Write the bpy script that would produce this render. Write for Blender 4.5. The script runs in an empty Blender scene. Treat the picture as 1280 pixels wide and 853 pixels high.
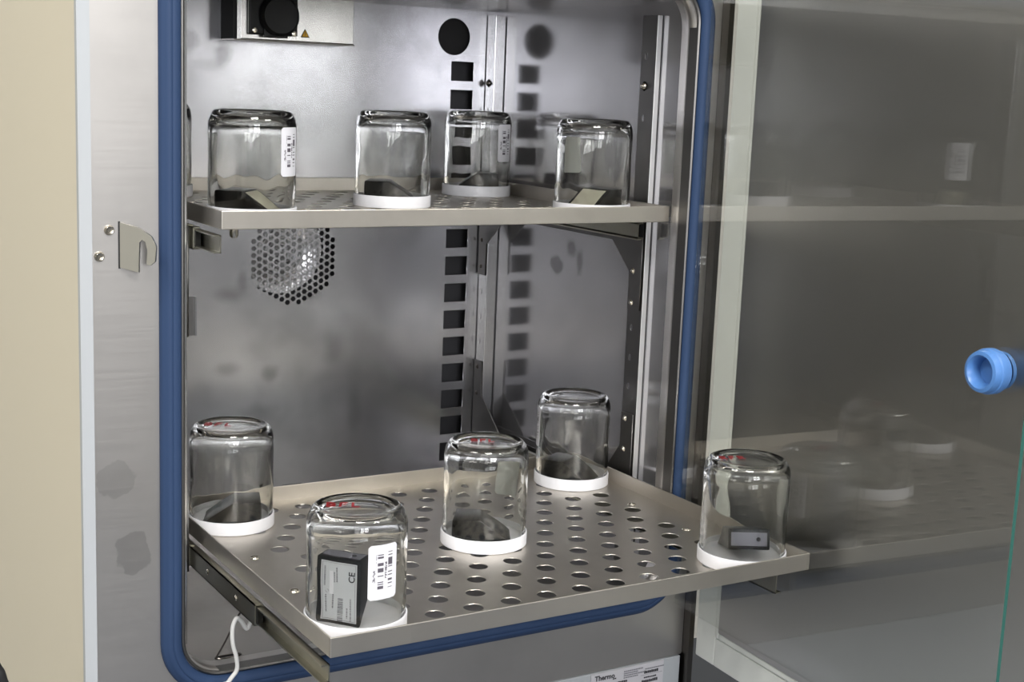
import bpy, bmesh, math, random
from mathutils import Vector, Matrix, Euler
random.seed(4)
S = bpy.context.scene
COL = S.collection
R = math.radians
PI = math.pi

# ------------------------------------------------------------------ camera
CAM = Vector((-0.45812, -1.26338, 0.45583))
YAW, PITCH, ROLL, FPX = R(31.29256), R(10.10638), R(2.29214), 1773.807
fw = Vector((math.sin(YAW)*math.cos(PITCH), math.cos(YAW)*math.cos(PITCH), -math.sin(PITCH)))
rt = Vector((math.cos(YAW), -math.sin(YAW), 0))
up = rt.cross(fw)
rt2 = rt*math.cos(ROLL)+up*math.sin(ROLL)
up2 = -rt*math.sin(ROLL)+up*math.cos(ROLL)
cd = bpy.data.cameras.new('camera'); cam = bpy.data.objects.new('camera', cd); COL.objects.link(cam)
cd.sensor_width = 36.0; cd.lens = FPX/1280*36.0; cd.clip_start = .01
m = Matrix((rt2, up2, -fw)).transposed().to_4x4(); m.translation = CAM
cam.matrix_world = m
S.camera = cam

# ------------------------------------------------------------------ world: dim room light, darker floor side
w = bpy.data.worlds.new('room'); S.world = w; w.use_nodes = True
nt = w.node_tree; nt.nodes.clear()
out = nt.nodes.new('ShaderNodeOutputWorld'); bg = nt.nodes.new('ShaderNodeBackground')
tc = nt.nodes.new('ShaderNodeTexCoord'); sx = nt.nodes.new('ShaderNodeSeparateXYZ'); rp = nt.nodes.new('ShaderNodeValToRGB')
mr = nt.nodes.new('ShaderNodeMapRange'); mr.inputs[1].default_value = -1; mr.inputs[2].default_value = 1
nt.links.new(tc.outputs['Generated'], sx.inputs[0]); nt.links.new(sx.outputs[2], mr.inputs[0]); nt.links.new(mr.outputs[0], rp.inputs[0])
e = rp.color_ramp.elements
e[0].position = 0.30; e[0].color = (.060, .056, .052, 1)
e[1].position = 0.90; e[1].color = (.42, .41, .39, 1)
n = e.new(0.485); n.color = (.16, .15, .14, 1)
n = e.new(0.515); n.color = (.62, .61, .60, 1)
n = e.new(0.62); n.color = (.66, .65, .63, 1)
nt.links.new(rp.outputs[0], bg.inputs[0]); bg.inputs[1].default_value = 1.0
nt.links.new(bg.outputs[0], out.inputs[0])

# ------------------------------------------------------------------ ceiling lamps of the room (2 x 2 louvre lamps)
def lamp(x, y, z, size, power, col=(1, .97, .93)):
    ld = bpy.data.lights.new('ceiling_lamp', 'AREA'); ld.shape = 'SQUARE'; ld.size = size; ld.energy = power; ld.color = col
    o = bpy.data.objects.new('ceiling_lamp', ld); o.location = (x, y, z); COL.objects.link(o); return o
for cx, cy, pw in ((-.35, -1.5, 10.0), (1.0, -2.0, 7.0), (-1.3, -.4, 5.0)):
    for dx in (-.17, .17):
        for dy in (-.17, .17):
            lamp(cx+dx, cy+dy, 1.78, .26, pw)
# the window behind the viewer: two by two panes
def window_and_fill_pane(x, y, z, wx, hz, power, yaw, col=(.97, .98, 1)):
    ld = bpy.data.lights.new('window_and_fill_light', 'AREA'); ld.shape = 'RECTANGLE'; ld.size = wx; ld.size_y = hz; ld.energy = power; ld.color = col
    o = bpy.data.objects.new('window_and_fill_light', ld); o.location = (x, y, z); o.rotation_euler = (R(90), 0, yaw); COL.objects.link(o); return o
for k in (-.5, .5):
    for zz in (.62, 1.22):
        window_and_fill_pane(-.55+k*.62, -3.9, zz, .54, .52, 15.0, 0)
for xx in (-1.55, -1.98):          # unseen dimmer fill panes, added to brighten the chamber's back wall
    for zz in (.60, 1.16):
        window_and_fill_pane(xx, -3.9, zz, .40, .52, 2.6, 0)
S.view_settings.view_transform = 'Standard'; S.view_settings.look = 'None'
S.view_settings.exposure = 0.34; S.view_settings.gamma = 1.0; S.view_settings.use_curve_mapping = False
S.cycles.max_bounces = 16; S.cycles.transmission_bounces = 14; S.cycles.glossy_bounces = 6; S.cycles.transparent_max_bounces = 24
S.cycles.diffuse_bounces = 4; S.cycles.sample_clamp_indirect = 8.0

# ------------------------------------------------------------------ materials
def nodes(name):
    mt = bpy.data.materials.new(name); mt.use_nodes = True
    t = mt.node_tree; return mt, t, t.nodes['Principled BSDF'], t.nodes['Material Output']
def N(t, typ, **kw):
    n = t.nodes.new(typ)
    for k, v in kw.items(): setattr(n, k, v)
    return n
def plain(name, col, rough=.5, metal=0, coat=0, spec=.5):
    mt, t, p, o = nodes(name)
    p.inputs['Base Color'].default_value = (*col, 1); p.inputs['Roughness'].default_value = rough
    p.inputs['Metallic'].default_value = metal; p.inputs['Coat Weight'].default_value = coat
    p.inputs['Specular IOR Level'].default_value = spec
    return mt
def steel(name, col, rough, smudge=0.0, scale=9.0, grain=(1, 1, 60), gstr=.04, stains=()):
    mt, t, p, o = nodes(name)
    tc = N(t, 'ShaderNodeTexCoord'); L = t.links.new
    p.inputs['Metallic'].default_value = 1.0
    ns = N(t, 'ShaderNodeTexNoise'); ns.inputs['Scale'].default_value = scale; ns.inputs['Detail'].default_value = 5; ns.inputs['Roughness'].default_value = .55
    L(tc.outputs['Object'], ns.inputs['Vector'])
    r = N(t, 'ShaderNodeValToRGB'); r.color_ramp.elements[0].position = .30; r.color_ramp.elements[1].position = .55
    r.color_ramp.elements[0].color = (1-smudge,)*3+(1,); r.color_ramp.elements[1].color = (1, 1, 1, 1)
    L(ns.outputs['Fac'], r.inputs[0])
    mx = N(t, 'ShaderNodeMix', data_type='RGBA', blend_type='MULTIPLY'); mx.inputs[0].default_value = 1
    mx.inputs[6].default_value = (*col, 1); L(r.outputs[0], mx.inputs[7])
    cur = mx.outputs[2]
    for st in stains:      # dried marks with an outline of their own
        sx_, sz_, rx, rz, k = st[:5]; soft = st[5] if len(st) > 5 else 0; onx = len(st) < 7
        mp = N(t, 'ShaderNodeMapping', vector_type='POINT'); L(tc.outputs['Object'], mp.inputs[0])
        mp.inputs['Location'].default_value = (-sx_/rx, 0, -sz_/rz) if onx else (0, -sx_/rx, -sz_/rz); mp.inputs['Scale'].default_value = (1/rx, 0, 1/rz) if onx else (0, 1/rx, 1/rz)
        ln = N(t, 'ShaderNodeVectorMath', operation='LENGTH'); L(mp.outputs[0], ln.inputs[0])
        n2 = N(t, 'ShaderNodeTexNoise'); n2.inputs['Scale'].default_value = 70; L(tc.outputs['Object'], n2.inputs['Vector'])
        ad = N(t, 'ShaderNodeMath', operation='MULTIPLY_ADD'); L(n2.outputs['Fac'], ad.inputs[0]); ad.inputs[1].default_value = .9; L(ln.outputs['Value'], ad.inputs[2])
        rr = N(t, 'ShaderNodeValToRGB'); rr.color_ramp.elements[0].position = .70-soft; rr.color_ramp.elements[1].position = .74+soft*.6
        dv = N(t, 'ShaderNodeMath', operation='MULTIPLY'); L(ad.outputs[0], dv.inputs[0]); dv.inputs[1].default_value = .5
        rr.color_ramp.elements[0].color = (k, k, k, 1); rr.color_ramp.elements[1].color = (1, 1, 1, 1)
        L(dv.outputs[0], rr.inputs[0])
        m2 = N(t, 'ShaderNodeMix', data_type='RGBA', blend_type='MULTIPLY'); m2.inputs[0].default_value = 1
        L(cur, m2.inputs[6]); L(rr.outputs[0], m2.inputs[7]); cur = m2.outputs[2]
    L(cur, p.inputs['Base Color'])
    gm = N(t, 'ShaderNodeMapping'); gm.inputs['Scale'].default_value = grain; L(tc.outputs['Object'], gm.inputs[0])
    gn = N(t, 'ShaderNodeTexNoise'); gn.inputs['Scale'].default_value = 14; gn.inputs['Detail'].default_value = 3; L(gm.outputs[0], gn.inputs['Vector'])
    rm = N(t, 'ShaderNodeMapRange'); rm.inputs[3].default_value = rough-gstr; rm.inputs[4].default_value = rough+gstr; L(gn.outputs['Fac'], rm.inputs[0])
    ad = N(t, 'ShaderNodeMath', operation='MULTIPLY_ADD'); L(r.outputs[0], ad.inputs[0]); ad.inputs[1].default_value = -smudge*.25; L(rm.outputs[0], ad.inputs[2])
    a2 = N(t, 'ShaderNodeMath', operation='ADD'); L(ad.outputs[0], a2.inputs[0]); a2.inputs[1].default_value = smudge*.25
    L(a2.outputs[0], p.inputs['Roughness'])
    bm_ = N(t, 'ShaderNodeBump'); bm_.inputs['Strength'].default_value = .04; bm_.inputs['Distance'].default_value = .002
    wv = N(t, 'ShaderNodeTexNoise'); wv.inputs['Scale'].default_value = 5; L(tc.outputs['Object'], wv.inputs['Vector'])
    L(wv.outputs['Fac'], bm_.inputs['Height']); L(bm_.outputs[0], p.inputs['Normal'])
    return mt
def glass(name, tint, thin, bump=0.0):
    """clear glass: refraction, with a share of straight transmission so that light passes"""
    mt, t, p, o = nodes(name); t.nodes.remove(p); L = t.links.new
    g = N(t, 'ShaderNodeBsdfGlass'); g.inputs['Color'].default_value = (*tint, 1); g.inputs['Roughness'].default_value = 0; g.inputs['IOR'].default_value = 1.47
    tr = N(t, 'ShaderNodeBsdfTransparent'); tr.inputs[0].default_value = (*tint, 1)
    mx = N(t, 'ShaderNodeMixShader')
    mx.inputs[0].default_value = thin
    L(g.outputs[0], mx.inputs[1]); L(tr.outputs[0], mx.inputs[2]); L(mx.outputs[0], o.inputs[0])
    if bump:
        tc = N(t, 'ShaderNodeTexCoord'); nz = N(t, 'ShaderNodeTexNoise'); nz.inputs['Scale'].default_value = 45; nz.inputs['Detail'].default_value = 1
        mp = N(t, 'ShaderNodeMapping'); mp.inputs['Scale'].default_value = (1.3, 1.3, .55); L(tc.outputs['Object'], mp.inputs[0]); L(mp.outputs[0], nz.inputs['Vector'])
        b = N(t, 'ShaderNodeBump'); b.inputs['Strength'].default_value = bump; b.inputs['Distance'].default_value = .004
        L(nz.outputs['Fac'], b.inputs['Height']); L(b.outputs[0], g.inputs['Normal'])
    return mt
def pane_glass(name, tint):
    mt, t, p, o = nodes(name); t.nodes.remove(p); L = t.links.new
    tr = N(t, 'ShaderNodeBsdfTransparent'); tr.inputs[0].default_value = (*tint, 1)
    gl = N(t, 'ShaderNodeBsdfGlossy'); gl.inputs['Roughness'].default_value = 0.0; gl.inputs['Color'].default_value = (1, 1, 1, 1)
    fr = N(t, 'ShaderNodeFresnel'); ge = N(t, 'ShaderNodeNewGeometry'); mi = N(t, 'ShaderNodeMapRange')
    mi.inputs[3].default_value = 1.52; mi.inputs[4].default_value = 1/1.52      # same reflectance on both faces of the sheet
    L(ge.outputs['Backfacing'], mi.inputs[0]); L(mi.outputs[0], fr.inputs[0])
    mx = N(t, 'ShaderNodeMixShader'); L(fr.outputs[0], mx.inputs[0]); L(tr.outputs[0], mx.inputs[1]); L(gl.outputs[0], mx.inputs[2]); L(mx.outputs[0], o.inputs[0])
    return mt
def barcode(name):
    """printed sticker: two bar columns and three lines of small print, laid out in the sticker's own UV"""
    mt, t, p, o = nodes(name); L = t.links.new
    p.inputs['Roughness'].default_value = .45
    uv = N(t, 'ShaderNodeUVMap'); s = N(t, 'ShaderNodeSeparateXYZ'); L(uv.outputs[0], s.inputs[0])
    U, V = s.outputs[0], s.outputs[1]
    def cmp(a, lo, hi):
        g = N(t, 'ShaderNodeMath', operation='GREATER_THAN'); L(a, g.inputs[0]); g.inputs[1].default_value = lo
        l = N(t, 'ShaderNodeMath', operation='LESS_THAN'); L(a, l.inputs[0]); l.inputs[1].default_value = hi
        m_ = N(t, 'ShaderNodeMath', operation='MULTIPLY'); L(g.outputs[0], m_.inputs[0]); L(l.outputs[0], m_.inputs[1]); return m_.outputs[0]
    def mul(a, b):
        m_ = N(t, 'ShaderNodeMath', operation='MULTIPLY'); L(a, m_.inputs[0]); L(b, m_.inputs[1]); return m_.outputs[0]
    def mx(a, b):
        m_ = N(t, 'ShaderNodeMath', operation='MAXIMUM'); L(a, m_.inputs[0]); L(b, m_.inputs[1]); return m_.outputs[0]
    def bars(freq, thr, off):
        sc = N(t, 'ShaderNodeMath', operation='MULTIPLY_ADD'); L(V, sc.inputs[0]); sc.inputs[1].default_value = freq; sc.inputs[2].default_value = off
        fl = N(t, 'ShaderNodeMath', operation='FLOOR'); L(sc.outputs[0], fl.inputs[0])
        wn = N(t, 'ShaderNodeTexWhiteNoise', noise_dimensions='1D'); L(fl.outputs[0], wn.inputs['W'])
        g = N(t, 'ShaderNodeMath', operation='GREATER_THAN'); L(wn.outputs['Value'], g.inputs[0]); g.inputs[1].default_value = thr; return g.outputs[0]
    def print_(lo, hi, v0, v1, freq, off):
        sc = N(t, 'ShaderNodeMath', operation='MULTIPLY_ADD'); L(V, sc.inputs[0]); sc.inputs[1].default_value = freq; sc.inputs[2].default_value = off
        su = N(t, 'ShaderNodeMath', operation='MULTIPLY'); L(U, su.inputs[0]); su.inputs[1].default_value = 42
        cb = N(t, 'ShaderNodeCombineXYZ'); 
        f1 = N(t, 'ShaderNodeMath', operation='FLOOR'); L(sc.outputs[0], f1.inputs[0]); f2 = N(t, 'ShaderNodeMath', operation='FLOOR'); L(su.outputs[0], f2.inputs[0])
        L(f1.outputs[0], cb.inputs[0]); L(f2.outputs[0], cb.inputs[1])
        wn = N(t, 'ShaderNodeTexWhiteNoise', noise_dimensions='2D'); L(cb.outputs[0], wn.inputs['Vector'])
        g = N(t, 'ShaderNodeMath', operation='GREATER_THAN'); L(wn.outputs['Value'], g.inputs[0]); g.inputs[1].default_value = .45
        return mul(g.outputs[0], mul(cmp(U, lo, hi), cmp(V, v0, v1)))
    a = mul(bars(52, .47, 3), mul(cmp(U, .30, .50), cmp(V, .16, .84)))
    b = mul(bars(52, .50, 40), mul(cmp(U, .66, .82), cmp(V, .20, .86)))
    k = mx(mx(a, b), mx(print_(.14, .23, .32, .54, 90, 7), mx(print_(.55, .62, .38, .68, 60, 1), print_(.25, .27, .6, .84, 110, 2))))
    c = N(t, 'ShaderNodeMix', data_type='RGBA'); L(k, c.inputs[0]); c.inputs[6].default_value = (.72, .72, .76, 1); c.inputs[7].default_value = (.10, .09, .11, 1)
    L(c.outputs[2], p.inputs['Base Color'])
    return mt

M = {}
M['frame'] = steel('brushed steel front frame', (.51, .49, .47), .42, .10, 8, (1, 1, 40), .05, stains=((-.1105, .087, .017, .017, .86), (-.0945, .0150, .017, .021, .80)))
M['back'] = steel('stained steel back wall', (.64, .64, .67), .25, .26, 9, (3, 1, 1), .012,
    stains=((.113, .498, .012, .014, .72, .25), (.156, .485, .011, .013, .66, .25), (.142, .470, .020, .008, .80, .3), (.168, .180, .020, .010, .72, .3), (.183, .196, .008, .013, .78, .2),
            (.2235, .072, .013, .012, .66, .25), (.163, .083, .017, .010, .74, .3), (.312, .100, .014, .020, .78, .3), (.280, .176, .016, .008, .80, .3), (.205, .020, .024, .014, .76, .3), (.345, .010, .010, .030, .82, .3), (.400, .380, .025, .020, .85, .3)))
M['right'] = steel('polished steel right wall', (.56, .555, .58), .13, .14, 6, (1, 40, 1), .02,
    stains=((.2900, .2300, .016, .012, .55, .12, 'y'), (.2560, .2560, .012, .012, .60, .2, 'y'), (.236, .240, .008, .016, .62, .2, 'y')))
M['right'].node_tree.nodes['Principled BSDF'].inputs['Metallic'].default_value = .80
M['liner'] = steel('steel liner', (.55, .54, .53), .22, .2, 8)
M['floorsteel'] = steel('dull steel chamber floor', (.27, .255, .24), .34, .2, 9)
M['shelf'] = steel('satin steel shelf', (.60, .565, .51), .40, .12, 10, (60, 1, 1), .05)
M['rail'] = steel('bright steel rail', (.66, .66, .67), .25, .05, 12)
M['railsatin'] = plain('satin bright edge', (.86, .86, .86), .5, .8)
M['slide'] = steel('zinc plated slide', (.42, .405, .335), .30, .2, 14)
M['bracket'] = steel('dull steel bracket', (.17, .165, .16), .40, .1, 12)
M['bolt'] = plain('bright bolt', (.62, .58, .50), .22, 1)
M['boltdark'] = plain('blackened bolt', (.12, .11, .10), .28, 1)
M['latch'] = plain('nickel latch', (.50, .49, .45), .35, 1)
M['gasket'] = plain('blue silicone gasket', (.024, .048, .110), .6, spec=.25)
M['cream'] = plain('cream enamel', (.66, .60, .46), .33)
M['white'] = plain('white enamel', (.40, .42, .44), .4)
M['doorwhite'] = plain('grey white door rim', (.80, .82, .78), .45)
M['doorgrey'] = plain('grey door lining', (.50, .49, .475), .34, 1)
M['lid'] = plain('white plastic lid', (.74, .74, .77), .5)
M['black'] = plain('black plastic', (.005, .005, .005), .30, spec=.22)
M['blackmatt'] = plain('matt black plastic', (.010, .010, .011), .6)
M['dark'] = plain('dark duct', (.012, .012, .013), .7)
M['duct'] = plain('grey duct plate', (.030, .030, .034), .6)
M['glass'] = glass('clear jar glass', (.988, .99, .982), .0, .0)
M['pane'] = pane_glass('clear door glass', (.945, .95, .94))
M['paneedge'] = plain('green glass edge', (.03, .115, .095), .2)
M['sticker'] = barcode('barcode sticker')
M['stickerback'] = plain('sticker back', (.60, .61, .58), .6)
M['red'] = plain('red marker ink', (.22, .008, .012), .5)
M['ink'] = plain('black print', (.03, .03, .035), .6)
M['greyprint'] = plain('grey print', (.22, .22, .24), .6)
M['label'] = plain('silver label', (.58, .60, .62), .4)
M['labelcream'] = plain('cream label', (.58, .56, .44), .5)
M['plate'] = plain('silver rating plate', (.52, .51, .54), .38)
M['yellow'] = plain('warning yellow', (.75, .42, .02), .5)
M['blueplug'] = plain('blue rubber plug', (.075, .20, .48), .38)
M['cablewhite'] = plain('white cable', (.55, .55, .54), .45)
M['linedark'] = plain('dark line', (.05, .045, .04), .5)
M['wallwhite'] = plain('white wall paint', (.75, .75, .73), .8)
M['wallcream'] = plain('cream wall paint', (.70, .68, .62), .8)
M['walldark'] = plain('dark grey wall paint', (.14, .14, .14), .8)
M['floor'] = plain('grey blue floor', (.085, .095, .115), .5)

# ------------------------------------------------------------------ mesh helpers
def link(name, me, mat, parent=None):
    o = bpy.data.objects.new(name, me); COL.objects.link(o)
    if mat: 
        me.materials.clear(); me.materials.append(M[mat] if isinstance(mat, str) else mat)
    if parent: o.parent = parent
    return o
def obj(name, bm, mat, parent=None, smooth=False, bevel=0, angle=40):
    bmesh.ops.recalc_face_normals(bm, faces=bm.faces)
    me = bpy.data.meshes.new(name); bm.to_mesh(me); bm.free()
    if smooth:
        me.shade_smooth()
        try: me.set_sharp_from_angle(angle=R(angle))
        except Exception: pass
    o = link(name, me, mat, parent)
    if bevel:
        md = o.modifiers.new('bevel', 'BEVEL'); md.width = bevel; md.segments = 2; md.limit_method = 'ANGLE'
    return o
def empty(name, loc=(0, 0, 0), rot=(0, 0, 0), parent=None):
    o = bpy.data.objects.new(name, None); o.empty_display_size = .02; COL.objects.link(o); o.location = loc; o.rotation_euler = rot
    if parent: o.parent = parent
    return o
def tag(o, label=None, cat=None, group=None, kind=None):
    if label: o['label'] = label
    if cat: o['category'] = cat
    if group: o['group'] = group
    if kind: o['kind'] = kind
    return o
def box(bm, x0, x1, y0, y1, z0, z1, mat=None):
    r = bmesh.ops.create_cube(bm, size=1)
    for v in r['verts']:
        v.co = Vector(((x0+x1)/2+v.co.x*(x1-x0), (y0+y1)/2+v.co.y*(y1-y0), (z0+z1)/2+v.co.z*(z1-z0)))
        if mat: v.co = mat @ v.co
    return bm
def B(*a): return box(bmesh.new(), *a)
def lathe(prof, seg=48, axis='Z', closed=False, mat=None):
    bm = bmesh.new(); rings = []
    for (r, z) in prof:
        if r < 1e-6: rings.append([bm.verts.new((0, 0, z))])
        else: rings.append([bm.verts.new((r*math.cos(2*PI*k/seg), r*math.sin(2*PI*k/seg), z)) for k in range(seg)])
    pairs = list(zip(rings[:-1], rings[1:]))
    if closed: pairs.append((rings[-1], rings[0]))
    for a, b in pairs:
        for k in range(seg):
            k2 = (k+1) % seg
            if len(a) == 1 and len(b) == 1: continue
            if len(a) == 1: bm.faces.new((a[0], b[k], b[k2]))
            elif len(b) == 1: bm.faces.new((a[k], b[0], a[k2]))
            else: bm.faces.new((a[k], b[k], b[k2], a[k2]))
    M4 = mat or Matrix()
    if axis == 'X': M4 = M4 @ Matrix.Rotation(PI/2, 4, 'Y')
    if axis == '-X': M4 = M4 @ Matrix.Rotation(-PI/2, 4, 'Y')
    if axis == '-Y': M4 = M4 @ Matrix.Rotation(PI/2, 4, 'X')
    bmesh.ops.transform(bm, matrix=M4, verts=bm.verts)
    return bm
def rrect(x0, x1, y0, y1, r, n=8):
    pts = []
    for cx, cy, a0 in ((x1-r, y1-r, 0), (x0+r, y1-r, 90), (x0+r, y0+r, 180), (x1-r, y0+r, 270)):
        for k in range(n+1):
            a = R(a0+90*k/n); pts.append((cx+r*math.cos(a), cy+r*math.sin(a)))
    return pts
def circ(x, y, r, n=20, a0=0): return [(x+r*math.cos(a0+2*PI*k/n), y+r*math.sin(a0+2*PI*k/n)) for k in range(n)]
def rect(x0, x1, y0, y1): return [(x0, y0), (x1, y0), (x1, y1), (x0, y1)]
def plate(name, outer, holes, t, mat, parent, frame):
    """flat sheet with real openings: 2D curve fill, extruded; frame maps (u,v,w) to the world"""
    cu = bpy.data.curves.new('tmp', 'CURVE'); cu.dimensions = '2D'; cu.fill_mode = 'BOTH'; cu.extrude = t/2
    for pts in [outer]+list(holes):
        sp = cu.splines.new('POLY'); sp.points.add(len(pts)-1); sp.use_cyclic_u = True
        for q, (x, y) in zip(sp.points, pts): q.co = (x, y, 0, 1)
    ob = bpy.data.objects.new('tmp', cu); COL.objects.link(ob)
    dg = bpy.context.evaluated_depsgraph_get(); dg.update()
    me = bpy.data.meshes.new_from_object(ob.evaluated_get(dg)); me.name = name
    bpy.data.objects.remove(ob); bpy.data.curves.remove(cu)
    me.transform(frame); 
    bm = bmesh.new(); bm.from_mesh(me); bmesh.ops.remove_doubles(bm, verts=bm.verts, dist=1e-6); bmesh.ops.recalc_face_normals(bm, faces=bm.faces); bm.to_mesh(me); bm.free()
    return link(name, me, mat, parent)
def FXZ(y): return Matrix(((1, 0, 0, 0), (0, 0, 1, y), (0, 1, 0, 0), (0, 0, 0, 1)))      # (u,v)->(x,z) at Y=y
def FYZ(x): return Matrix(((0, 0, 1, x), (1, 0, 0, 0), (0, 1, 0, 0), (0, 0, 0, 1)))      # (u,v)->(y,z) at X=x
def FXY(z): return Matrix.Translation((0, 0, z))
def tube(pts, r, seg=8, closed=False):
    bm = bmesh.new(); P = [Vector(p) for p in pts]; rings = []
    n = len(P); prev = None
    for i, p in enumerate(P):
        a = P[(i-1) % n] if (closed or i) else p; b = P[(i+1) % n] if (closed or i < n-1) else p
        t = (b-a).normalized()
        if prev is None:
            u = t.orthogonal().normalized()
        else:
            u = (prev-t*prev.dot(t)).normalized()
        prev = u; v = t.cross(u)
        rings.append([bm.verts.new(p+(u*math.cos(2*PI*k/seg)+v*math.sin(2*PI*k/seg))*r) for k in range(seg)])
    m_ = n if closed else n-1
    for i in range(m_):
        A, C_ = rings[i], rings[(i+1) % n]
        for k in range(seg): bm.faces.new((A[k], A[(k+1) % seg], C_[(k+1) % seg], C_[k]))
    if not closed: bm.faces.new(rings[0]); bm.faces.new(rings[-1][::-1])
    return bm
def smooth_path(pts, n=8):
    P = [Vector(p) for p in pts]; o = []
    for i in range(len(P)-1):
        p0 = P[max(i-1, 0)]; p1 = P[i]; p2 = P[i+1]; p3 = P[min(i+2, len(P)-1)]
        for k in range(n):
            t = k/n
            o.append(.5*((2*p1)+(p2-p0)*t+(2*p0-5*p1+4*p2-p3)*t*t+(3*p1-p0-3*p2+p3)*t**3))
    return o+[P[-1]]
def text(name, s, size, mat, parent, mtx, bold=0.0, depth=.0002, align='LEFT'):
    cu = bpy.data.curves.new('tmp', 'FONT'); cu.body = s; cu.size = size; cu.extrude = depth; cu.offset = bold; cu.align_x = align; cu.resolution_u = 3
    ob = bpy.data.objects.new('tmp', cu); COL.objects.link(ob)
    dg = bpy.context.evaluated_depsgraph_get(); dg.update()
    me = bpy.data.meshes.new_from_object(ob.evaluated_get(dg)); me.name = name
    bpy.data.objects.remove(ob); bpy.data.curves.remove(cu)
    me.transform(mtx)
    return link(name, me, mat, parent)

# ------------------------------------------------------------------ setting
for nm, bx, mt_ in (('floor', (-3.0, 3.0, -4.2, 1.4, -.94, -.90), 'floor'), ('ceiling', (-3.0, 3.0, -4.2, 1.4, 1.82, 1.86), 'wallwhite'),
                    ('wall_left', (-3.04, -3.0, -4.2, 1.4, -.90, 1.82), 'wallcream'), ('wall_right', (3.0, 3.04, -4.2, 1.4, -.90, 1.82), 'wallwhite'),
                    ('wall_back', (-3.0, 3.0, 1.4, 1.44, -.90, 1.82), 'wallcream'), ('wall_front', (-3.0, 3.0, -4.24, -4.2, -.90, 1.82), 'walldark')):
    tag(obj(nm, B(*bx), mt_), kind='structure')

# ------------------------------------------------------------------ the incubator
YB, XL, XR, ZF, ZC = .4662, -.050, .550, -.123, .5575
inc = empty('incubator', (.215, .3, -.90))
tag(inc, 'open laboratory incubator with steel chamber, blue door gasket and cream outer side', 'incubator')
inc_inv = Matrix.Translation(-inc.location)
def P_(name, bm, mat, parent=inc, **k):
    """part modelled in world coordinates, parented to a thing or part"""
    o = obj(name, bm, mat, None, **k); o.parent = parent; o.matrix_parent_inverse = pinv(parent); return o
def world_of(o):
    mt = Matrix()
    chain = []
    while o is not None: chain.append(o); o = o.parent
    for c in reversed(chain):
        mt = mt @ c.matrix_parent_inverse @ (Matrix.Translation(c.location) @ c.rotation_euler.to_matrix().to_4x4())
    return mt
def pinv(p): return world_of(p).inverted()
def adopt(o, parent): o.parent = parent; o.matrix_parent_inverse = pinv(parent); return o

# outer shell
P_('outer_side', B(-.1405, -.1315, .004, .82, -.88, .78), 'cream')
P_('outer_edge', B(-.1412, -.1300, -.003, .004, -.88, .78), 'white')
P_('outer_top', B(-.1315, .56, .01, .82, .77, .78), 'cream')
P_('outer_back', B(-.1315, .56, .81, .82, -.88, .77), 'cream')
P_('outer_side', B(.556, .565, .03, .81, -.88, .77), 'cream')
lp = P_('lower_panel', B(-.1300, .5617, -.002, .03, -.88, -.2045), 'white', bevel=.001)
fr = plate('front_frame', rrect(-.1295, .565, -.2037, .775, .003, 2), [rrect(-.047, .5305, -.1185, .572, .045)], .026, 'frame', None, FXZ(.013)); adopt(fr, inc)
# rating plate with the maker's lettering
rpl = P_('rating_plate', B(.4325, .5362, -.0035, -.0018, -.262, -.2052), 'plate'); rpl['label'] = 'silver rating plate with small black print'
def txt_xz(name, s, x, z, size, mat, par, y, bold=0): 
    o = text(name, s, size, mat, None, Matrix.Translation((x, y, z)) @ Matrix.Rotation(PI/2, 4, 'X'), bold); return adopt(o, par)
txt_xz('lettering', 'Thermo', .4375, -.2138, .0085, 'ink', rpl, -.0038, .0002)
bmp = bmesh.new()
for i in range(4):
    x0 = .4785
    for k in range(9-i % 2*2):
        wd = random.uniform(.0018, .0034); box(bmp, x0, x0+wd, -.0040, -.0034, -.2100-i*.0026, -.2086-i*.0026); x0 += wd+.0006
x0 = .509
for k in range(9):
    wd = random.uniform(.0016, .003); box(bmp, x0, x0+wd, -.0040, -.0034, -.2122, -.2110); x0 += wd+.0005
o = P_('small_print', bmp, 'greyprint', rpl); o['kind'] = 'stuff'
bmp = bmesh.new()
for (x, z, n, h) in ((.463, -.2160, 2, .0016), (.4560, -.2245, 5, .003), (.4685, -.2225, 6, .003), (.508, -.2172, 8, .0036), (.508, -.2230, 7, .0018), (.505, -.2285, 9, .0036), (.4600, -.2300, 12, .003)):
    for k in range(n):
        box(bmp, x, x+.0020, -.0040, -.0034, z, z+h*random.uniform(.75, 1)); x += .0026
o = P_('type_print', bmp, 'ink', rpl); o['kind'] = 'stuff'
P_('rule', B(.503, .5345, -.0038, -.0034, -.2190, -.2187), 'greyprint', rpl)

# blue gasket: ridged profile swept round the opening
def ring_sweep(x0, x1, z0, z1, r, prof, n=12):
    base = []
    for cx, cz, a0 in ((x1-r, z1-r, 0), (x0+r, z1-r, 90), (x0+r, z0+r, 180), (x1-r, z0+r, 270)):
        for k in range(n+1):
            a = R(a0+90*k/n); base.append((cx+r*math.cos(a), cz+r*math.sin(a), math.cos(a), math.sin(a)))
    bm = bmesh.new(); rg = [[bm.verts.new((x+nx*d, y, z+nz*d)) for (d, y) in prof] for (x, z, nx, nz) in base]
    for i in range(len(rg)):
        a, b = rg[i], rg[(i+1) % len(rg)]
        for k in range(len(prof)-1): bm.faces.new((a[k], a[k+1], b[k+1], b[k]))
    return bm
gp = [(0, .004), (0, -.005), (.0012, -.0078), (.004, -.0100), (.0075, -.0108), (.0088, -.0104), (.0094, -.0098), (.0100, -.0103), (.0130, -.0098), (.0150, -.0080), (.0160, -.0070), (.0175, -.0060), (.0190, -.0040), (.0195, -.0005)]
P_('gasket', ring_sweep(-.050, .5340, -.1215, .575, .042, gp), 'gasket', smooth=True, angle=50)
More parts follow.
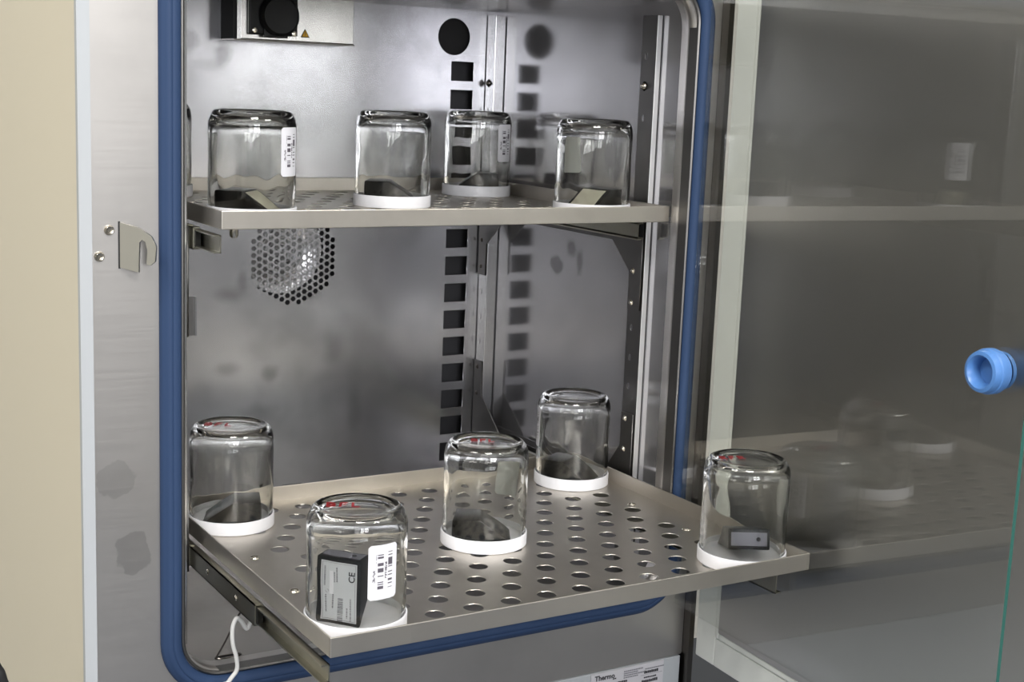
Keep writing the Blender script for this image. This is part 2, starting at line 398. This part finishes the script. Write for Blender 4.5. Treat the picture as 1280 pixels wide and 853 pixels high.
P_('gasket_trim', ring_sweep(-.0488, .5328, -.1203, .5738, .041, [(-.0025, .012), (-.0025, -.0035), (-.0008, -.0045), (.0005, -.0040), (.0005, .0)]), 'bracket', smooth=True)

# chamber walls
bh, bw = [], .0346
for i in range(-6, 9):
    zt = .2594-i*.0382; bh.append(rect(.4966-bw/2, .4966+bw/2, zt-.0262, zt))
bh.append(circ(.4822, .5212, .0246, 32))
bh.append(rrect(.2405, .2690, -.0905, -.0815, .001, 2))
# perforated fan field of hexagonal holes
gx, gz, pit = .2535, .2255, .0083
for i in range(-8, 9):
    for j in range(-9, 10):
        x = gx+i*pit*.95; z = gz+(j+(.5 if i % 2 else 0))*pit*1.09
        if math.hypot(x-gx, z-gz) < .0605: bh.append(circ(x, z, .0037, 6))
bp = plate('back_wall', rect(XL, XR, ZF, ZC), bh, .0012, 'back', None, FXZ(YB+.0006)); adopt(bp, inc)
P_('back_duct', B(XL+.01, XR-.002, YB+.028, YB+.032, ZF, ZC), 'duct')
P_('port_tube', lathe([(.0262, 0), (.0262, .1), (.0, .1)], 32, '-Y', mat=Matrix.Translation((.4822, YB+.108, .5212))), 'dark', smooth=True)
# fan behind the perforated field
fan = empty('circulation_fan', (.2405, YB+.02, .2350)); adopt(fan, inc)
fan['label'] = 'shiny ringed fan guard behind the perforated back wall'
for rr_ in (.008, .017, .0265):
    P_('guard_ring', tube([(.2405+rr_*math.cos(2*PI*k/32), YB+.012, .2350+rr_*math.sin(2*PI*k/32)) for k in range(32)], .0013, 6, True), 'rail', fan, smooth=True)
P_('fan_dish', lathe([(.0, .006), (.030, .005), (.036, .010), (.058, .012), (.058, .011), (.036, .009), (.030, .004), (.0, .005)], 40, '-Y', mat=Matrix.Translation((.2405, YB+.026, .235))), 'rail', fan, smooth=True)
P_('hub', lathe([(0, .010), (.0045, .009), (.005, 0)], 24, '-Y', mat=Matrix.Translation((.2405, YB+.022, .235))), 'rail', fan, smooth=True)
for k in range(7):
    a = 2*PI*k/7; bmb = bmesh.new()
    c0, c1 = a-.16, a+.30
    vs = [bmb.verts.new((.2405+r_*math.cos(q), YB+.017+dy, .235+r_*math.sin(q))) for (r_, q, dy) in ((.006, a-.3, 0), (.026, c0, 0), (.026, c1, .007), (.006, a+.5, .005))]
    vs2 = [bmb.verts.new(v.co+Vector((0, .001, 0))) for v in vs]
    bmb.faces.new(vs); bmb.faces.new(vs2[::-1])
    for q in range(4): bmb.faces.new((vs[q], vs2[q], vs2[(q+1) % 4], vs[(q+1) % 4]))
    P_('fan_blade', bmb, 'rail', fan)
rw = P_('right_wall', B(XR, XR+.0012, .0, YB+.027, ZF, ZC), 'right')
lw = P_('left_wall', B(XL-.0012, XL, .027, YB+.027, ZF, ZC), 'liner')
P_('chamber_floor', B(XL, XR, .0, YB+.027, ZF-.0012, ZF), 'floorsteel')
P_('chamber_ceiling', B(XL, XR, .0, YB+.027, ZC, ZC+.0012), 'liner')
P_('ceiling_lip', B(XL, XR, .0265, .0280, ZC+.0012, .585), 'liner')
fs = P_('floor_slot', tube([(.0125+.0135*(1 if c > 0 else -1)*(abs(c)**.5)*1.0, .040+.0035*s_, ZF+.0008) for c, s_ in [(math.cos(2*PI*k/24), math.sin(2*PI*k/24)) for k in range(24)]], .0009, 6, True), 'boltdark', smooth=True)
P_('floor_slot_hole', B(.0000, .0250, .0375, .0425, ZF, ZF+.0003), 'dark')
# corner bead of the liner at the lower left
P_('corner_bead', tube([(-.047, .02, -.092), (-.044, .02, -.103), (-.036, .02, -.114), (-.025, .02, -.1195)], .0022, 6), 'rail', smooth=True)

# uprights with bolts and slots
def bolt(parent, x, y, z, sgn, mat='bolt', r=.0042):
    P_('bolt', lathe([(0, .0046), (r*.45, .0043), (r*.55, .0034), (r*.85, .0026), (r, .0012), (r*1.02, 0), (r*1.35, 0), (r*1.35, -.0006)], 16, '-X' if sgn < 0 else 'X', mat=Matrix.Translation((x, y, z))), mat, parent, smooth=True)
def upright(xw, xwall, y0, y1, ztop, zs_bolt, zs_slot, yb, sgn, mat='bolt', edge='rail'):
    bm = bmesh.new(); t = .0015
    a, b = sorted((xw, xw-sgn*t))
    slots = [rrect(yb-.0022, yb+.0022, z-.004, z+.004, .0020, 4) for z in zs_slot]
    web = plate('upright', rect(y0, y1, ZF, ztop), slots, t, 'bracket' if y0 < .2 else 'rail', None, FYZ((a+b)/2)); adopt(web, inc)
    x0, x1 = sorted((xw, xwall+sgn*.0012))
    P_('flange', B(x0, x1, y0-.0006, y0+.0012, ZF, ztop), edge, web, bevel=.0006)
    for z in zs_bolt: bolt(web, xw, yb, z, sgn, mat)
    return web
upright(.5420, XR, .0875, .1160, .545, (.464, .246, .2075, .0648, .0262), (.4984, .427, .177, .1404, .1048), .1065, -1, 'bolt', 'railsatin')
upright(.533, XR, .4430, .4640, .552, (.461, .2447, .2076, .0636, .0255), (.424, .387, .172, .136, .100), .4555, -1, 'boltdark')
upright(-.0135, XL, .090, .118, .545, (.19, .05), (.15,), .104, 1)
upright(-.0135, XL, .4430, .4640, .552, (.20, .05), (.15,), .4555, 1, 'boltdark')

# shelf brackets (plate with gusset, plus carrier arm under the slide)
def bracket(poly, x, name='shelf_bracket'):
    o = plate(name, poly, [], .0018, 'bracket', None, FYZ(x)); return adopt(o, inc)
bracket([(.090, .200), (.114, .200), (.114, .245), (.152, .279), (.440, .279), (.440, .307), (.090, .307)], .5405)
bracket([(.443, .196), (.463, .196), (.463, .279), (.395, .279), (.443, .240)], .5310)
bracket([(.090, .072), (.114, .072), (.114, .030), (.154, -.022), (.440, -.022), (.440, -.050), (.090, -.050)], .5405)
bracket([(.385, -.022), (.443, .025), (.443, .072), (.464, .072), (.464, -.050), (.385, -.050)], .5312)
bracket([(.092, .199), (.116, .199), (.116, .245), (.150, .285), (.452, .285), (.452, .309), (.092, .309)], -.0118)
bracket([(.092, .040), (.116, .040), (.150, -.022), (.452, -.022), (.452, -.046), (.092, -.046)], -.0118)
lb = P_('bracket_lip', B(-.0110, -.0035, .0935, .0955, .200, .2390), 'bracket')
P_('bracket_lip_rim', B(-.0050, -.0035, .0900, .0935, .200, .2390), 'rail', lb)

# latch hook and two screws on the left of the frame
hk = [(0, .324), (-.016, .3205), (-.029, .313), (-.0335, .304), (-.0325, .2905), (-.0285, .287), (-.0245, .2875), (-.0255, .300), (-.0235, .3080), (-.0205, .3095), (-.0180, .3070), (-.0172, .2870), (-.0172, .2800), (0, .2835)]
hook = plate('latch_hook', hk, [], .0032, 'latch', None, Matrix.Translation((-.1040, 0, 0)) @ Matrix.Rotation(R(52), 4, 'Z') @ FYZ(0)); adopt(hook, inc)
P_('latch_slot', B(-.1062, -.1045, -.0008, .001, .2825, .3250), 'dark')
for (x, z) in ((-.1142, .3172), (-.1232, .2938)):
    s_ = P_('screw', lathe([(.0, .0016), (.0018, .0016), (.0020, .0028), (.0034, .0030), (.0044, .0018), (.0047, 0)], 24, '-Y', mat=Matrix.Translation((x, 0, z))), 'bolt', smooth=True)

# inner glass door
gd = empty('glass_door', (.5385, -.0165, -.130), (0, 0, R(-2.7))); adopt(gd, inc)
gd.parent = inc; gd.matrix_parent_inverse = pinv(inc)
GW = world_of(gd)
def GP(name, bm, mat, **k):
    o = obj(name, bm, mat, gd, **k); return o
pane = GP('pane', B(-.002, .002, -.478, 0, 0, .86), 'pane')
pane.data.materials.append(M['paneedge'])
for f in pane.data.polygons:
    if abs(f.normal.y) > .9 and f.center.y < -.2: f.material_index = 1
hs = GP('hinge_strip', B(-.0045, .0045, -.002, .006, .74, .84), 'rail')
plug = obj('plug', lathe([(.0, .006), (.0110, .006), (.0128, .0165), (.0145, .0185), (.0175, .0178), (.0186, .0150), (.0188, .0115), (.0198, .0105), (.0200, .0040), (.0185, .0012), (.0185, .0), (0, 0)], 40, '-X', mat=Matrix.Translation((-.002, -.4425, .3640))), 'blueplug', gd, smooth=True)
plug['label'] = 'blue rubber plug with open cup'
obj('plug_flange', lathe([(.0165, 0), (.0165, .004), (.010, .006), (0, .006)], 40, 'X', mat=Matrix.Translation((.002, -.4425, .3640))), 'blueplug', gd, smooth=True)

# outer door, standing open beyond the glass
od = empty('outer_door', (.5690, -.020, -.198), (0, 0, R(-3.6))); adopt(od, inc)
DW, DH = .72, .98
obj('door_shell', B(.004, .070, -DW, 0, .0, DH), 'doorwhite', od, bevel=.004)
obj('door_rim', B(.0, .006, -.0375, -.0005, .0005, DH), 'doorwhite', od, bevel=.0015)
obj('door_rim', B(.0, .006, -DW, -.0375, .0005, .0345), 'doorwhite', od, bevel=.0015)
obj('panel_step', B(-.0015, .006, -.0455, -.0390, .036, DH), 'doorwhite', od, bevel=.0015)
obj('panel_step', B(-.0015, .006, -DW, -.0455, .036, .043), 'doorwhite', od, bevel=.0015)
obj('door_lining', B(-.0030, .006, -DW+.02, -.0457, .0435, DH), 'doorgrey', od, bevel=.002)
P_('gap_shade_bar', B(.5655, .5725, -.0120, .030, -.86, .76), 'boltdark')  # dark bar filling the frame-to-door gap, stands in for the shade there

# ------------------------------------------------------------------ socket box hung under the chamber ceiling
sb = empty('socket_box', (.236, .44, .5575))
tag(sb, 'steel box with black round socket under the chamber ceiling', 'socket box')
P_('housing', B(.1625, .3130, .4215, .4655, .5020, .5570), 'liner', sb, bevel=.001)
P_('side_channel', B(.1535, .1575, .4235, .4655, .5020, .5570), 'dark', sb)
P_('side_edge', B(.1577, .1622, .4205, .4655, .5020, .5570), 'rail', sb)
P_('bottom_seam', B(.1535, .3135, .4200, .4655, .5003, .5018), 'boltdark', sb)
cov = P_('socket_plate', B(.1710, .2345, .4150, .4213, .5078, .5560), 'black', sb, bevel=.002)
P_('socket_cap', lathe([(0, .010), (.0215, .010), (.0248, .007), (.0255, 0)], 40, '-Y', mat=Matrix.Translation((.2085, .4150, .5315))), 'black', sb, smooth=True)
P_('hinge_tab', B(.1890, .2200, .4110, .4150, .5050, .5200), 'black', sb, bevel=.001)
for (x, z) in ((.1775, .5130), (.2290, .5110)):
    P_('screw', lathe([(0, .002), (.0012, .002), (.0015, .003), (.003, .0025), (.0034, 0)], 20, '-Y', mat=Matrix.Translation((x, .4150, z))), 'bolt', sb, smooth=True)
def tri(cx, z0, s, y, t, name, mat, par):
    bm = bmesh.new(); v = [bm.verts.new(q) for q in ((cx-s/2, y, z0), (cx+s/2, y, z0), (cx, y, z0+s*.9))]; f = bm.faces.new(v)
    r = bmesh.ops.extrude_face_region(bm, geom=[f]); bmesh.ops.translate(bm, vec=(0, -t, 0), verts=[q for q in r['geom'] if isinstance(q, bmesh.types.BMVert)])
    return P_(name, bm, mat, par)
ws = tri(.2465, .5075, .0120, .4214, .0004, 'warning_sign', 'ink', sb)
wf = tri(.2465, .5086, .0085, .4209, .0003, 'sign_face', 'yellow', ws)
P_('flash_mark', B(.2461, .2469, .4202, .4206, .5098, .5140), 'ink', ws)

# ------------------------------------------------------------------ perforated shelf trays
SW, SD = .530, .437
def shelf_tray(name, y0, zl, label):
    """zl: plate level; lips stand 15 mm above it"""
    t = empty(name, (SW/2, y0+SD/2, zl)); tag(t, label, 'shelf', 'perforated steel shelf trays')
    holes = []
    for k in range(12):
        yy = y0+.0495+.0322*k
        odd = k % 2
        for j in range(-1, 10):
            x = .1246+.0398*j+(.0203 if odd else 0)
            if odd: x -= .0398
            if x < .06 or x > .49: continue
            if odd and x > .47: continue
            holes.append(circ(x, yy, .0097, 18))
    for x in (.0330, .4940):
        for dy in (.157, .2600): holes.append(circ(x, y0+dy, .0030, 10))
    pl = plate('perforated_plate', rect(.001, SW-.001, y0+.001, y0+SD-.001), holes, .0012, 'shelf', None, FXY(zl-.0006)); adopt(pl, t)
    h = .0165; q = .0016
    P_('front_lip', B(0, SW, y0, y0+q, zl-.0014, zl+h), 'shelf', t, bevel=.0007)
    P_('back_lip', B(0, SW, y0+SD-q, y0+SD, zl-.0014, zl+h), 'shelf', t, bevel=.0007)
    P_('side_lip', B(0, q, y0+q, y0+SD-q, zl-.0014, zl+h), 'shelf', t, bevel=.0007)
    P_('side_lip', B(SW-q, SW, y0+q, y0+SD-q, zl-.0014, zl+h), 'shelf', t, bevel=.0007)
    for x in (.0330, .4940):
        for dy in (.157, .2600):
            P_('rivet', lathe([(.0030, .0006), (.0042, .0010), (.0050, 0)], 16, mat=Matrix.Translation((x, y0+dy, zl))), 'bolt', t, smooth=True)
    return t
ZU, ZLW = .3140, -.0152
upper = shelf_tray('perforated_shelf', .0285, ZU, 'upper perforated steel shelf pushed into the chamber, level with the latch hook')
lower = shelf_tray('perforated_shelf', -.2394, ZLW, 'lower perforated steel shelf pulled out over the front frame')
P_('foot_stud', lathe([(0, -.009), (.0032, -.0085), (.0042, -.006), (.0042, 0)], 16, mat=Matrix.Translation((.0150, .036, ZU-.0014))), 'bolt', upper, smooth=True)

# ------------------------------------------------------------------ telescopic slides (C profiles)
def cprof(x0, x1, y0, y1, z0, z1, t, side):
    bm = bmesh.new()
    if side > 0: box(bm, x0, x0+t, y0, y1, z0, z1)
    else: box(bm, x1-t, x1, y0, y1, z0, z1)
    box(bm, x0, x1, y0, y1, z0, z0+t); box(bm, x0, x1, y0, y1, z1-t, z1); return bm
def slide(label, xo, side, zc, yo, yi, ym, hgt=.024):
    """side +1: wall at -X (outer rail left). yo: outer rail span, ym: middle rail, yi: inner rail"""
    t = empty('drawer_slide', (xo, (yo[0]+yo[1])/2, zc-hgt/2)); tag(t, label, 'drawer slide', 'telescopic shelf slides')
    s = side; h = hgt
    def X(a, b): return (xo+a, xo+b) if s > 0 else (xo-b, xo-a)
    P_('outer_rail', cprof(*X(0, .0060), *yo, zc-h/2, zc+h/2, .0012, s), 'slide', t)
    mr_ = P_('middle_rail', cprof(*X(.0014, .0085), *ym, zc-h*.46, zc+h*.46, .0012, s), 'slide', t)
    P_('inner_rail', cprof(*X(.0030, .0108), *yi, zc-h*.36, zc+h*.36, .0012, -s), 'slide', t)
    yb = ym[0]
    P_('ball_cage', B(*X(.0026, .0080), yb-.004, yb+.012, zc-h*.34, zc+h*.34), 'black', t)
    for yy in (ym[0]+.05, ym[0]+.13):
        xx = X(.0, .0)[0]
        if yy < yo[1]: pass
        P_('rivet', lathe([(0, .0012), (.0022, .001), (.0030, 0)], 14, '-X' if s > 0 else 'X', mat=Matrix.Translation((xo+.0014*s, yy, zc))), 'bolt', mr_, smooth=True)
    return t
slide('telescopic slide under the left edge of the pulled-out lower shelf', -.0105, 1, -.0300, (.095, .44), (-.2385, .15), (-.090, .25), .022)
slide('telescopic slide under the right edge of the pulled-out lower shelf', .5290, -1, -.0400, (.092, .375), (-.205, .15), (-.06, .25), .034)
slide('closed slide under the left edge of the upper shelf', -.0105, 1, .2985, (.100, .44), (.030, .44), (.085, .44))
slide('closed slide under the right edge of the upper shelf', .5385, -1, .2965, (.091, .385), (.084, .385), (.088, .385))

# ------------------------------------------------------------------ jars, loggers
LID_T = .0080
def jar_glass():
    body = [(.0200, .0440), (.0350, .0441), (.0600, .0438), (.0880, .0441), (.0955, .0440)]
    inner = [(.0920, .0408), (.0850, .0411), (.0600, .0409), (.0350, .0411), (.0200, .0408)]
    def dense(k):
        o = []
        for (z0, r0), (z1, r1) in zip(k[:-1], k[1:]):
            n = max(1, int(abs(z1-z0)/.006))
            for i in range(n): o.append((r0+(r1-r0)*i/n, z0+(z1-z0)*i/n))
        return o+[(k[-1][1], k[-1][0])]
    pr = [(.0425, .0032), (.0432, .0145)]+dense(body)+[(.0430, .1015), (.0408, .1060), (.0385, .1090), (.0360, .1100), (.0340, .1097), (.0322, .1086), (.0285, .1075), (.0150, .1070), (0, .1069),
          (0, .1042), (.0150, .1042), (.0290, .1038), (.0350, .1022), (.0388, .0970)]+dense(inner)+[(.0400, .0140), (.0396, .0032)]
    bm = lathe(pr, 72)
    bm.verts.ensure_lookup_table()
    first = bm.verts[:72]; last = bm.verts[-72:]
    for k in range(72):                      # rim joining the two walls
        bm.faces.new((first[k], first[(k+1) % 72], last[(k+1) % 72], last[k]))
    for v in bm.verts:                       # blown glass is never quite even: the inner wall ripples
        r = math.hypot(v.co.x, v.co.y)
        if r < .036 or not .018 < v.co.z < .096: continue
        a = math.atan2(v.co.y, v.co.x); z = v.co.z
        amp = .00020 if r < .0425 else .00006
        d = amp*(math.sin(3*a+40*z)+.8*math.sin(7*a-55*z+1)+.5*math.sin(11*a+130*z+2))
        v.co.x *= (r+d)/r; v.co.y *= (r+d)/r
    return bm
def mesh_of(bm, name, smooth=True, ang=60):
    bmesh.ops.recalc_face_normals(bm, faces=bm.faces); me = bpy.data.meshes.new(name); bm.to_mesh(me); bm.free()
    if smooth:
        me.shade_smooth(); me.set_sharp_from_angle(angle=R(ang))
    return me
ME_GLASS = mesh_of(jar_glass(), 'jar_body'); ME_GLASS.materials.append(M['glass'])
ME_LID = mesh_of(lathe([(0, 0), (.0445, 0), (.0454, .0008), (.0455, .0130), (.0450, .0140), (.0442, .0140), (.0437, .0132), (.0437, LID_T), (0, LID_T)], 72), 'lid', True, 40); ME_LID.materials.append(M['lid'])
def sticker_mesh(hw, z0, z1, r=.04445, n=12, rc=.0022):
    """rounded label wrapped on the glass; UV u across, v up"""
    bm = bmesh.new(); uvl = bm.loops.layers.uv.new('UVMap')
    W_ = hw*2*r; H = z1-z0
    cols = []
    for i in range(n+1):
        u = i/n; x = u*W_
        d = min(x, W_-x); ins = rc-math.sqrt(max(0, rc*rc-(rc-d)**2)) if d < rc else 0
        col = []
        for j, v in enumerate((ins/H, .5, 1-ins/H)):
            a = -hw+2*hw*u
            col.append((bm.verts.new((r*math.cos(a), r*math.sin(a), z0+v*H)), (u, v)))
        cols.append(col)
    for a, b in zip(cols[:-1], cols[1:]):
        for j in range(2):
            q = (a[j], b[j], b[j+1], a[j+1]); f = bm.faces.new([x[0] for x in q])
            for lp_, x in zip(f.loops, q): lp_[uvl].uv = x[1]
    me = bpy.data.meshes.new('barcode_sticker'); bm.normal_update(); bm.to_mesh(me); bm.free(); me.shade_smooth(); me.materials.append(M['sticker']); return me
ME_ST = sticker_mesh(.32, .042, .0905)
ME_STB = sticker_mesh(.32, .042, .0905, .04425); ME_STB.materials.clear(); ME_STB.materials.append(M['stickerback'])

STROKES = {'B': [[(0, 0), (0, 1), (.55, .92), (.6, .65), (.1, .52), (.65, .4), (.65, .1), (0, 0)]], 'F': [[(0, 0), (.05, 1), (.6, 1)], [(.03, .55), (.5, .55)]],
           'L': [[(0, 1), (0, 0), (.6, 0)]], 'R': [[(0, 0), (0, 1), (.55, .9), (.55, .6), (.05, .5), (.6, 0)]]}
def marker(jar, word, ang, size, ox=0, oy=0):
    bm = bmesh.new(); x = 0
    Wd = len(word)*.95*size
    for ch in word:
        for st in STROKES[ch]:
            pts = [Vector((x+q[0]*size*.8-Wd/2+ox, q[1]*size-size/2+oy, 0)) for q in st]
            for a, b in zip(pts[:-1], pts[1:]):
                d = (b-a); n_ = Vector((-d.y, d.x, 0)).normalized()*.0011; e_ = d.normalized()*.0006
                vs = [bm.verts.new(v+Vector((0, 0, zz))) for zz in (0, .0003) for v in (a-e_+n_, a-e_-n_, b+e_-n_, b+e_+n_)]
                bm.faces.new(vs[:4][::-1]); bm.faces.new(vs[4:])
                for k in range(4): bm.faces.new((vs[k], vs[(k+1) % 4], vs[4+(k+1) % 4], vs[4+k]))
        x += size*.95
    bmesh.ops.transform(bm, matrix=Matrix.Translation((0, 0, .1077)) @ Matrix.Rotation(ang, 4, 'Z'), verts=bm.verts)
    return obj('marker_writing', bm, 'red', jar)
def view_ang(x, y): return math.atan2(CAM.y-y, CAM.x-x)        # direction from a jar to the viewer: only used to say which side a label is on
def jar(x, y, z, label, sticker=None, word=None, rot=0.0):
    t = empty('glass_jar', (x, y, z), (0, 0, rot)); tag(t, label, 'jar', 'inverted glass jars on white lids')
    g = bpy.data.objects.new('jar_body', ME_GLASS); COL.objects.link(g); g.parent = t
    l = bpy.data.objects.new('lid', ME_LID); COL.objects.link(l); l.parent = t; l['label'] = 'white plastic lid'
    if sticker is not None:
        a, dz, back = sticker
        s = bpy.data.objects.new('barcode_sticker', ME_ST); COL.objects.link(s); s.parent = t
        s.rotation_euler = (0, 0, a-rot); s.location = (0, 0, dz)
        b = bpy.data.objects.new('sticker_backing', ME_STB); COL.objects.link(b); b.parent = s
    if word: marker(t, *word)
    return t

# data logger: black box with one long sloping end; label on its flat face
LL, LT, LH, LWd = .060, .028, .0215, .042
def logger_mesh():
    bm = bmesh.new(); pf = [(0, 0), (LL, 0), (LT, LH), (0, LH)]
    A = [bm.verts.new((x, -LWd/2, z)) for x, z in pf]; C_ = [bm.verts.new((x, LWd/2, z)) for x, z in pf]
    bm.faces.new(A[::-1]); bm.faces.new(C_)
    for k in range(4): bm.faces.new((A[k], A[(k+1) % 4], C_[(k+1) % 4], C_[k]))
    bmesh.ops.recalc_face_normals(bm, faces=bm.faces)
    bmesh.ops.bevel(bm, geom=bm.edges[:], offset=.0016, segments=2, affect='EDGES', profile=.6)
    bmesh.ops.translate(bm, vec=(-.030, 0, -LH/2), verts=bm.verts)
    return mesh_of(bm, 'case', True, 35)
ME_LOG = logger_mesh(); ME_LOG.materials.append(M['black'])
_sl = math.atan2(LH, LL-LT)                # pitch of the sloping end
ME_LLAB = mesh_of(box(bmesh.new(), -.0165, .0145, -.0165, .0165, -.0002, .0003, Matrix.Translation(((LT+LL)/2-.030, 0, 0)) @ Matrix.Rotation(_sl, 4, 'Y')), 'label', False); ME_LLAB.materials.append(M['labelcream'])
ME_END = mesh_of(B(-.0304, -.0298, -.018, .018, -.0068, .0068), 'end_window', False); ME_END.materials.append(plain('grey end window', (.11, .11, .135), .45))
ME_HOLE = mesh_of(lathe([(0, .0003), (.0022, .0003), (.0022, -.0003), (0, -.0003)], 16, 'X', mat=Matrix.Translation((-.0305, -.0095, 0))), 'sensor_hole', False); ME_HOLE.materials.append(M['dark'])
def logger(x, y, zfloor, rot, label, lab=True, fancy=False, seams=True):
    Rm = Euler(rot, 'XYZ').to_matrix()
    mn = min((Rm @ v.co).z for v in ME_LOG.vertices)
    t = empty('data_logger', (x, y, zfloor-mn), rot); tag(t, label, 'data logger', 'black data loggers inside the jars')
    c = bpy.data.objects.new('case', ME_LOG); COL.objects.link(c); c.parent = t
    e_ = bpy.data.objects.new('end_window', ME_END); COL.objects.link(e_); e_.parent = t
    h_ = bpy.data.objects.new('sensor_hole', ME_HOLE); COL.objects.link(h_); h_.parent = e_
    if lab and not fancy:
        l = bpy.data.objects.new('label', ME_LLAB); COL.objects.link(l); l.parent = t; l['label'] = 'cream printed label'
    if fancy:
        zz = -LH/2
        l = obj('label', B(-.0265, .0265, -.0175, .0165, zz-.0004, zz+.0002), 'label', t); l['label'] = 'silver label with conformity mark and barcode'
        flip = Matrix.Translation((0, 0, zz-.0005)) @ Matrix.Rotation(PI, 4, 'X')
        text('conformity_mark', 'CE', .0082, 'ink', l, flip @ Matrix.Translation((-.0095, .0155, 0)) @ Matrix.Rotation(PI, 4, 'Z'), .0001)
        bm = bmesh.new(); xx = .006
        while xx < .0255:
            wd = random.uniform(.0004, .0013); box(bm, xx, xx+wd, -.0045, .0005, zz-.0007, zz-.0003); xx += wd+random.uniform(.0004, .001)
        o = obj('barcode', bm, 'greyprint', l); o['kind'] = 'stuff'
        bm = bmesh.new()
        for (y_, a, b_) in ((.0128, -.0215, -.0040), (.0118, .0040, .0200), (.0040, -.0170, -.0080), (.0015, -.0215, -.0080), (.0052, .0030, .0160), (-.0085, .0140, .0230), (-.0120, .0050, .0255)):
            xx = a
            while xx < b_:
                wd = random.uniform(.0006, .0016); box(bm, xx, min(xx+wd, b_), y_-.0006, y_+.0006, zz-.0007, zz-.0003); xx += wd+.0006
        o = obj('small_print', bm, 'greyprint', l); o['kind'] = 'stuff'
        obj('label_dot', lathe([(0, .0004), (.0014, .0004), (.0014, 0)], 16, mat=Matrix.Translation((.0005, .0105, zz-.0007))), 'ink', l)
        bm = bmesh.new()
        for q in ((-.0255, .0255, .0150, .0152), (-.0255, .0255, -.0162, -.0160), (-.0255, -.0253, -.0162, .0152), (.0253, .0255, -.0162, .0152)): box(bm, *q, zz-.0006, zz-.0003)
        obj('label_border', bm, 'greyprint', l)
        obj('white_patch', B(-.0180, .0030, .0050, .0085, zz-.0006, zz-.0003), 'lid', l)
    return t

JL = ZLW+.00005; JU = ZU+.00005
fl_ = ZLW+LID_T+.0002; fu_ = ZU+LID_T+.0002
va = view_ang
# lower shelf
jar(.0500, .1360, JL, 'jar with red writing at the back left of the lower shelf, beside the blue gasket', None, ('BFL', R(-31), .0115, -.012, .004))
logger(.0500, .1340, fl_, (0, 0, R(158)), 'black logger lying flat in the jar at the back left of the lower shelf', lab=False)
jar(.0488, -.1830, JL, 'jar at the front left of the lower shelf with a white barcode sticker facing front', (va(.0488, -.183)+R(31), -.004, 0), ('BFL', R(-27), .0115, -.010, .006))
jar(.2682, -.0265, JL, 'middle jar of the lower shelf with a red scribble on top', (va(.2682, -.0265)+R(145), -.001, 0), ('BFL', R(-30), .0095, -.002, .006))
logger(.2660, -.0280, fl_, (0, 0, R(-32)), 'black logger lying on the lid of the middle jar on the lower shelf', lab=False)
jar(.4815, .1310, JL, 'jar at the back right of the lower shelf against the steel wall', (va(.4815, .131)+R(-83), .004, 0), None)
logger(.4790, .1280, fl_, (0, 0, R(-58)), 'black logger lying in the jar at the back right of the lower shelf', lab=False)
jar(.4810, -.1905, JL, 'jar at the front right corner of the lower shelf beside the glass door', (va(.4815, -.193)+R(112), .003, 0), ('RFR', R(-20), .0100, -.012, .008))
logger(.4830, -.1880, fl_, (0, R(13), R(62)), 'black logger showing its grey end window in the jar beside the glass door', lab=False)
# the standing one
logger(.0360, -.1860, fl_, (R(0), R(90), R(39)), 'black logger standing on end with a silver label facing front', fancy=True)
# upper shelf
jar(.0478, .4000, JU, 'jar cut by the blue gasket at the far left of the upper shelf', None, None)
jar(.0600, .1080, JU, 'front left jar of the upper shelf with a barcode sticker on its right', (va(.06, .108)+R(58), .004, 0), None)
logger(.0590, .1080, fu_, (0, 0, R(-40)), 'black logger with cream label in the front left jar of the upper shelf', lab=True)
jar(.2830, .2400, JU, 'jar without sticker in the middle of the upper shelf', None, None)
logger(.2825, .2395, fu_, (0, 0, R(-30)), 'black logger with sloping right end in the middle jar of the upper shelf', lab=False)
jar(.4790, .3860, JU, 'jar at the back of the upper shelf before the column of square holes', (va(.479, .386)+R(55), .004, 0), None)
logger(.4770, .3850, fu_, (0, 0, R(150)), 'black logger with sloping left end in the rearmost jar of the upper shelf', lab=False)
jar(.4810, .1150, JU, 'front right jar of the upper shelf showing the blank back of its sticker', (va(.481, .115)+R(-140), .003, 0), None)
logger(.4830, .1130, fu_, (0, 0, R(200)), 'black logger with cream label in the front right jar of the upper shelf', lab=True)

# ------------------------------------------------------------------ cables
c1 = obj('cable', tube(smooth_path([(.0150, -.020, -.048), (.0110, -.028, -.058), (.0060, -.030, -.0665), (.0000, -.030, -.0580), (-.0045, -.030, -.0545), (-.0085, -.030, -.064), (-.0080, -.030, -.080), (-.0045, -.030, -.094), (-.0040, -.030, -.107), (-.0120, -.030, -.1175), (-.0260, -.030, -.140), (-.0300, -.025, -.30)]), .0021, 8), 'cablewhite', None, smooth=True)
tag(c1, 'thin white cable hanging in a loop below the left slide', 'cable')
c2 = obj('cable', tube(smooth_path([(.0190, -.010, -.043), (.0100, .000, -.062), (.0080, .010, -.075), (.0040, .025, -.100), (.0000, .040, -.1215)]), .0009, 6), 'linedark', None, smooth=True)  # thin dark tube from the slide down to the floor slot
tag(c2, 'thin dark line running down to the slot in the chamber floor', 'cable')

c3 = obj('cable', tube(smooth_path([(-.3350, -.200, .120), (-.2714, -.200, .0328), (-.2582, -.200, .0074), (-.2540, -.200, -.0044), (-.2420, -.195, -.060), (-.2400, -.190, -.30), (-.2400, -.180, -.895)]), .0050, 10), 'blackmatt', None, smooth=True)
tag(c3, 'black cable just reaching into the lower left corner', 'cable')
